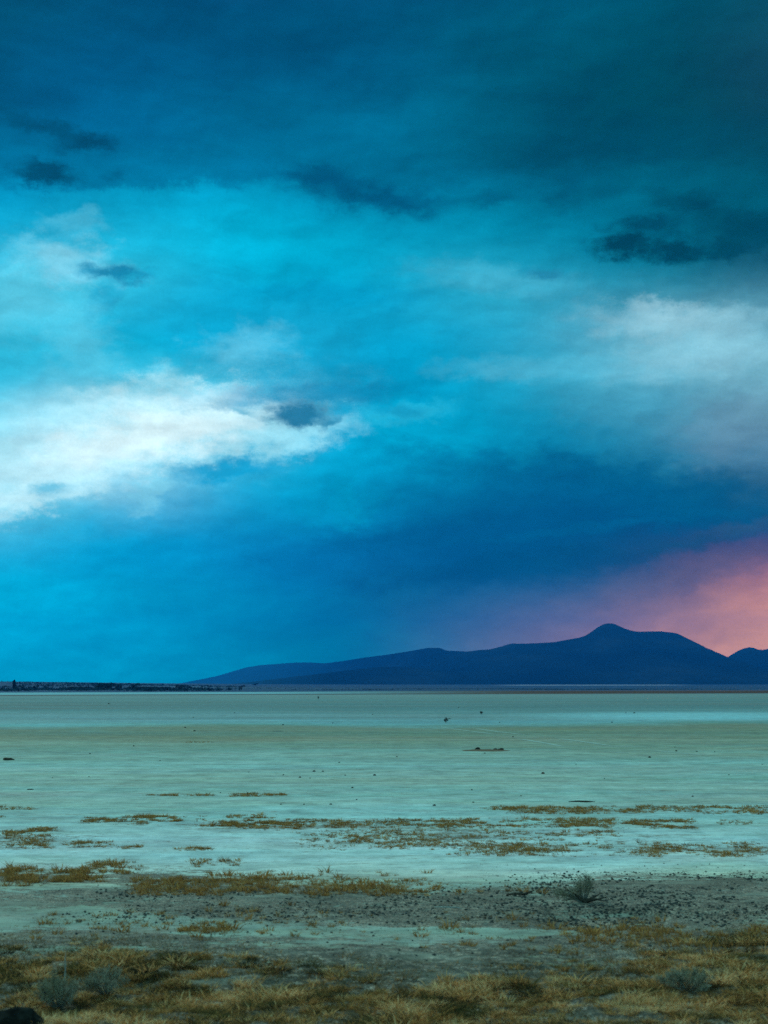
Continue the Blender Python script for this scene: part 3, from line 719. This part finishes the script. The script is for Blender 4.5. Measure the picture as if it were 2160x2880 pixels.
# log at the left edge
def tube(pts, radii, k=7):
    V, Q = [], []
    pts = [Vector(p) for p in pts]
    for i, p in enumerate(pts):
        d = (pts[min(i+1, len(pts)-1)] - pts[max(i-1, 0)]).normalized(); a = d.orthogonal().normalized(); b = d.cross(a)
        for j in range(k):
            t = 2 * PI * j / k; V.append(tuple(p + (a * math.cos(t) + b * math.sin(t)) * radii[i]))
    for i in range(len(pts) - 1):
        for j in range(k): Q.append((i*k+j, i*k+(j+1) % k, (i+1)*k+(j+1) % k, (i+1)*k+j))
    return np.array(V), np.array(Q), np.zeros((0, 3), int)
def tube_obj(name, strands, mat, parent=None):
    p_ = Pile()
    for s in strands: v, q, t = tube(*s); p_.add(v, q, t)
    me = make_mesh(name, np.concatenate(p_.v), np.concatenate(p_.q)); return link(name, me, mat, parent, smooth=True)
x, y = at(20, 2139)
tag(tube_obj('log', [([(x-.16, y, .05), (x-.08, y+.02, .06), (x+.05, y, .055), (x+.16, y-.02, .06), (x+.30, y-.05, .03)], [.03, .055, .05, .045, .012])], m_bark), 'short dark log lying on the flat at the left edge', 'log')
x, y = at(1636, 2256)
tag(tube_obj('branch', [([(x-.32, y, .01), (x-.1, y+.05, .02), (x+.12, y-.02, .018), (x+.33, y+.03, .01)], [.008, .018, .02, .006])], m_bark), 'thin dark branch lying flat above the far right grass strip', 'branch')
x, y = at(1262, 2558); z = gz1(x, y)
tag(tube_obj('stick', [([(x-.17, y+.05, z+.03), (x-.04, y, z+.03), (x+.09, y-.03, z+.035), (x+.17, y-.06, z+.025)], [.006, .009, .008, .004])], m_pale), 'pale bleached stick lying on dark soil left of the shrub', 'stick')
x, y = at(1460, 2523); z = gz1(x, y)
tag(tube_obj('driftwood', [([(x-.17, y, z+.02), (x-.05, y+.02, z+.035), (x+.08, y, z+.03), (x+.2, y+.05, z+.07)], [.01, .016, .02, .008]), ([(x, y, z+.02), (x+.1, y-.06, z+.05)], [.012, .004])], m_bark), 'crooked dark driftwood piece on soil left of the shrub', 'driftwood')

# pebbles on the stony soil
peb = Pile(); pm = []
for k in range(5):
    me = stone_geo(random, .6, 1); v = np.zeros(len(me.vertices) * 3); me.vertices.foreach_get('co', v); f = np.array([p.vertices[:] for p in me.polygons]); pm.append((v.reshape(-1, 3), f))
def pebbles(n_, x0, x1, y0, y1, cl, smin, smax):
    pts = px_points(n_, x0, x1, y0, y1, cl); zs = gz(pts[:, 0], pts[:, 1])
    for (x, y), z in zip(pts, zs):
        v, f = pm[RNG.integers(5)]; s = smin + (smax - smin) * RNG.random() ** 7; a = RNG.random() * 6.28; c_, s2 = math.cos(a), math.sin(a)
        vv = np.stack([(v[:,0]*c_ - v[:,1]*s2)*s + x, (v[:,0]*s2 + v[:,1]*c_)*s + y, v[:,2]*s + z + s*.2], -1)
        peb.add(vv, np.zeros((0, 4), int), f)
pebbles(8000, 1350, 2300, 2450, 2600, .7, .004, .028)
pebbles(5000, 100, 1500, 2490, 2600, .7, .004, .026)
pebbles(900, -50, 2250, 2560, 2740, .5, .005, .024)
pebbles(350, 1200, 2250, 2425, 2490, .6, .005, .018)
me = make_mesh('gravel', np.concatenate(peb.v), None, np.concatenate(peb.t))
tag(link('gravel', me, m_peb), 'dark pebbles strewn over the stony soil', kind='stuff')

# tyre tracks: pressed pale clay
def strip(name, segs, width, label):
    V, Q = [], []
    for pts in segs:
        P_ = [at(*p) for p in pts]; base = len(V); P_ = [(a + random.uniform(-.12, .12), b) for a, b in P_]; m_ = 14; L = []
        for a, b in zip(P_[:-1], P_[1:]):
            for i in range(m_): L.append((a[0] + (b[0]-a[0])*i/m_, a[1] + (b[1]-a[1])*i/m_))
        L.append(P_[-1]); n_ = len(L)
        for i, (x, y) in enumerate(L):
            d = Vector((L[min(i+1, n_-1)][0] - L[max(i-1, 0)][0], L[min(i+1, n_-1)][1] - L[max(i-1, 0)][1])).normalized(); nn = (-d.y, d.x)
            w_ = width * .5 * min(1, 5 * min(i, n_-1-i) / n_ + .08) * random.uniform(.8, 1.2)
            V.append((x + nn[0]*w_, y + nn[1]*w_, gz1(x, y) + .007)); V.append((x - nn[0]*w_, y - nn[1]*w_, gz1(x, y) + .007))
        for i in range(n_ - 1): Q.append((base+2*i, base+2*i+1, base+2*i+3, base+2*i+2))
    return tag(link(name, make_mesh(name, np.array(V), np.array(Q)), m_track), label, kind='structure')
strip('tyre_track', [[(1233,2044.5),(1300,2054),(1405,2067)],[(1458,2077),(1520,2088),(1594,2101)],[(1731,2116),(1762,2119)]], .30, 'left pale wheel rut of the tyre tracks across the flat')
strip('tyre_track', [[(1327,2047),(1400,2058),(1480,2067.5)],[(1562,2075),(1640,2086),(1724,2099)],[(1822,2110),(1900,2117),(1978,2125)]], .30, 'right pale wheel rut of the tyre tracks across the flat')

# ------------------------------------------------------------------ shrubs
def shrub(name, px, py, w_m, h_m, mat, label, n_stem=26, n_leaf=700, lean=(0, 0), wood=True, leafw=.006, leafl=.05, plume=False):
    x, y = at(px, py); z = gz1(x, y); e = bpy.data.objects.new(name, None); COL.objects.link(e); e.location = (x, y, z); tag(e, label, 'shrub')
    strands, tips = [], []
    for i in range(n_stem):
        a = random.random() * 2 * PI; r = random.random() ** .6; hh = h_m * (1 - .55 * r * r) * random.uniform(.7, 1.0)
        p1 = (math.cos(a) * r * w_m * .25, math.sin(a) * r * w_m * .25, hh * .4)
        p2 = (math.cos(a) * r * w_m * .5 + lean[0] * hh, math.sin(a) * r * w_m * .5 + lean[1] * hh, hh)
        if plume and i % 3 == 0:                      # low twigs sprawling to the left
            p2 = (-random.uniform(.15, .42), random.uniform(-.15, .15), random.uniform(.06, .16)); p1 = (p2[0] * .5, p2[1] * .5, p2[2] * .8)
        strands.append(([(0, 0, -.02), p1, p2], [.006 * h_m / .4, .003 * h_m / .4, .001])); tips.append((p1, p2))
    tube_obj('stem', strands, m_twig, e)
    p_ = Pile()
    for i in range(n_leaf):
        p1, p2 = random.choice(tips); f = random.random() ** .6
        c = np.array(p1) * (1 - f) + np.array(p2) * f + RNG.normal(0, .05 * h_m, 3)
        d = RNG.normal(0, 1, 3); d[2] = abs(d[2]) + .4; d /= np.linalg.norm(d); s_1 = np.cross(d, RNG.normal(0, 1, 3)); s_1 /= np.linalg.norm(s_1)
        L = leafl * random.uniform(.5, 1.4); W = leafw * random.uniform(.6, 1.3)
        p_.add(np.array([c - s_1*W*.5, c + s_1*W*.5, c + d*L]), np.zeros((0, 4), int), [[0, 1, 2]], np.full(3, random.random()))
    link('foliage', p_.mesh('foliage'), mat, e)
    return e
sh = shrub('shrub', 1645, 2536, .32, .40, m_sage, 'grey-green shrub with dark twisted base on the stony soil', 40, 2200, (.06, .0), leafw=.005, leafl=.05, plume=True)
st = []
for (a, b, c) in [((-.30, .05, .02), (-.15, 0, .05), (0, 0, .03)), ((.30, -.02, .08), (.15, 0, .04), (0, 0, .02)), ((.24, .08, .12), (.12, .05, .06), (0, 0, .02)), ((-.4, -.05, .12), (-.2, -.03, .09), (0, 0, .02)), ((.3, -.06, .02), (.15, -.02, .05), (0, 0, .02)), ((-.28, .03, .2), (-.12, .0, .1), (0, 0, .02))]:
    st.append(([a, b, c], [.004, .013, .03]))
b_ = tube_obj('root_branches', st, m_bark, sh)
for i, (px, py, w_, h_, lab) in enumerate([(1254, 2032, .55, .42, 'small dark bush alone on the far flat beside a flat stone'), (1353, 2009, .35, .4, 'tiny dark bush farther away right of the small lone bush'), (895, 1967, .6, .9, 'tiny dark bush near the far shore at centre')]):
    shrub('bush', px, py, w_, h_, plain('dark_leaf' , (.02, .02, .018), (.06, .055, .045), 8), lab, 14, 260, leafw=.03, leafl=.09)
shrub('sagebrush', 165, 2836, .42, .34, m_sage, 'pale grey-green sagebrush in the grass at bottom left', 44, 3000, leafw=.006, leafl=.04)
shrub('sagebrush', 300, 2800, .5, .27, m_sage, 'spreading grey sagebrush right of the pale upright stalk', 40, 2200, leafw=.006, leafl=.04)
shrub('sagebrush', 1935, 2790, .62, .22, m_sage, 'low wide grey shrub in the grass at bottom right', 46, 2800, leafw=.006, leafl=.04)
x, y = at(181, 2780); z = gz1(x, y)
tag(tube_obj('stalk', [([(x, y, z), (x+.004, y, z+.16), (x-.002, y, z+.26), (x+.008, y, z+.33)], [.006, .0055, .004, .002])], m_pale), 'pale upright bare stalk standing in the grass at left', 'stalk')
o = put_stone(42, 2888, 160, 'large black boulder in the grass at the bottom left corner', name='boulder', cat='boulder', group=None, hh=.7, mi=4, mat=plain('black_stone', (.006, .006, .006), (.035, .035, .03), 9))
o['label'] = 'large black boulder in the grass at the bottom left corner'

# ------------------------------------------------------------------ far trees
def tree_proto(kind):
    e = bpy.data.objects.new('tree' if kind != 'cypress' else 'cypress_tree', None); COL.objects.link(e)
    H = 8.0
    tube_obj('trunk', [([(0, 0, -.3), (.1, 0, H*.25), (0, .1, H*.6)], [.35, .25, .08])] + [([(0, 0, H*.2), (a * H*.2, b * H*.15, H*.5)], [.15, .04]) for a, b in [(1, 0), (-1, .3), (.3, 1)]], m_bark, e)
    p_ = Pile(); n_ = 900
    cl = [(RNG.normal(0, .22), RNG.normal(0, .22), RNG.uniform(.35, .85), RNG.uniform(.12, .22)) for _ in range(12)]
    for i in range(n_):
        if kind == 'cypress':
            t = random.random(); r = .12 * math.sin(PI * min(1, t * .9 + .12)) ** .6 * random.random() ** .4; a = random.random() * 6.28
            c = np.array([r * math.cos(a), r * math.sin(a), .08 + .92 * t]) * H
        else:
            k = cl[random.randrange(12)]; v = RNG.normal(0, 1, 3); v /= np.linalg.norm(v)
            fl = .55 if kind == 'low' else 1.0
            c = (np.array(k[:3]) * np.array([1, 1, fl]) + v * k[3] * random.random() ** .4) * H
        d1 = RNG.normal(0, 1, 3); d2 = RNG.normal(0, 1, 3); d1 *= .28 / np.linalg.norm(d1) ; d2 *= .28 / np.linalg.norm(d2)
        p_.add(np.array([c - d1, c + d1, c + d2 * 1.6]), np.zeros((0, 4), int), [[0, 1, 2]])
    link('crown', p_.mesh('crown'), m_leaf, e); return e
protos = {k: tree_proto(k) for k in ('round', 'low', 'cypress')}; used = set()
def place_tree(kind, px, Y, h, label, group=None, wide=1.0):
    src = protos[kind]
    if kind in used:
        r = src.copy(); COL.objects.link(r)
        for ch in src.children: c = ch.copy(); COL.objects.link(c); c.parent = r
    else: r = src; used.add(kind)
    X = (px - 1080) / F * Y * (1 / cp) * 1.0; X = ray(px, 1933)[0] / ray(px, 1933)[1] * Y
    r.location = (X, Y, gz1(X, Y)); s = h / 8; r.scale = (s * wide, s * wide, s); r.rotation_euler = (0, 0, random.random() * 6.28)
    tag(r, label, 'tree'); 
    if group: r['group'] = group
    elif 'group' in r: del r['group']
    return r
place_tree('cypress', 40, 1500, 10.5, 'tall narrow dark tree standing alone on the far left shore', wide=1.5)
g1 = 'trees in the dark clump on the far shore'
for px, Y, h in [(274, 1500, 7.5), (285, 1450, 7), (296, 1480, 8), (305, 1500, 8.5), (314, 1520, 7.5), (325, 1480, 6.5), (290, 1550, 8.5), (300, 1530, 8)]:
    place_tree('round', px, Y, h, 'dark tree in the tall clump of the far left shore', g1, 1.2)
place_tree('round', 338, 1480, 7, 'single dark tree just right of the tall clump on the shore', wide=.8)
place_tree('round', 380, 1480, 8, 'bare-topped dark tree rising above the long low far row', wide=1.1)
g2 = 'low trees in the long row on the far shore'
for px in list(range(190, 262, 9)) + list(range(366, 468, 8)):
    place_tree('low', px + random.uniform(-3, 3), random.uniform(1350, 1550), random.uniform(5.0, 6.5), 'low dark tree in the long rows of the far left shore', g2, 1.8)
g3 = 'small scattered trees beyond the shore'
for px in (500, 510, 517, 527, 536, 680, 100, 60, 12, 130):
    place_tree('round', px, random.uniform(1500, 1750), random.uniform(4.5, 6.5), 'small scattered dark tree on the far left plain', g3, 1.2)
place_tree('low', 719, 5200, 16, 'hazy wide tree on the plain below the mountain foot', wide=1.3)
# scrub belt
sc = Pile()
for i in range(9000):
    t = random.uniform(-.33, .33); Y = random.uniform(1000 + 500 * max(0, min(1, (t + .12) / .24)), 3200)
    if fbm(np.array([t * 14]), np.array([Y / 260.0]), 3)[0] < -.02: continue
    X = t * Y; z = gz1(X, Y); s = random.uniform(.8, 2.2) * (1.0 if t < -.1 else .35); c = np.array([X, Y, z])
    for _ in range(4):
        cc = c + RNG.normal(0, 1, 3) * np.array([3.0, 1.5, 0]) + np.array([0, 0, s * .5 * random.random()])
        d1 = RNG.normal(0, 1, 3) * s * .6; d2 = RNG.normal(0, 1, 3) * s * .6; d2[2] = abs(d2[2])
        sc.add(np.array([cc - d1, cc + d1, cc + d2]), np.zeros((0, 4), int), [[0, 1, 2]])
tag(link('scrub', sc.mesh('scrub'), m_leaf), 'belt of dark low scrub along the far shore', kind='stuff')

# ------------------------------------------------------------------ haze
hz_v = [(x, y, z) for x in (-26900, 26900) for y in (-26800, BOX_FAR) for z in (-12.0, BOX_TOP)]
hme = make_mesh('haze', hz_v, [(0,1,3,2),(4,6,7,5),(0,4,5,1),(2,3,7,6),(0,2,6,4),(1,5,7,3)])
m_haze, n = mat_new('haze_air')
pv = n.new('ShaderNodeVolumePrincipled'); pv.inputs['Color'].default_value = (0.0, .255, .92, 1); pv.inputs['Density'].default_value = HAZE_D
oo = n.new('ShaderNodeOutputMaterial'); n.l.new(pv.outputs[0], oo.inputs['Volume'])
tag(link('haze', hme, m_haze), 'thin blue evening haze over the plain', kind='stuff')
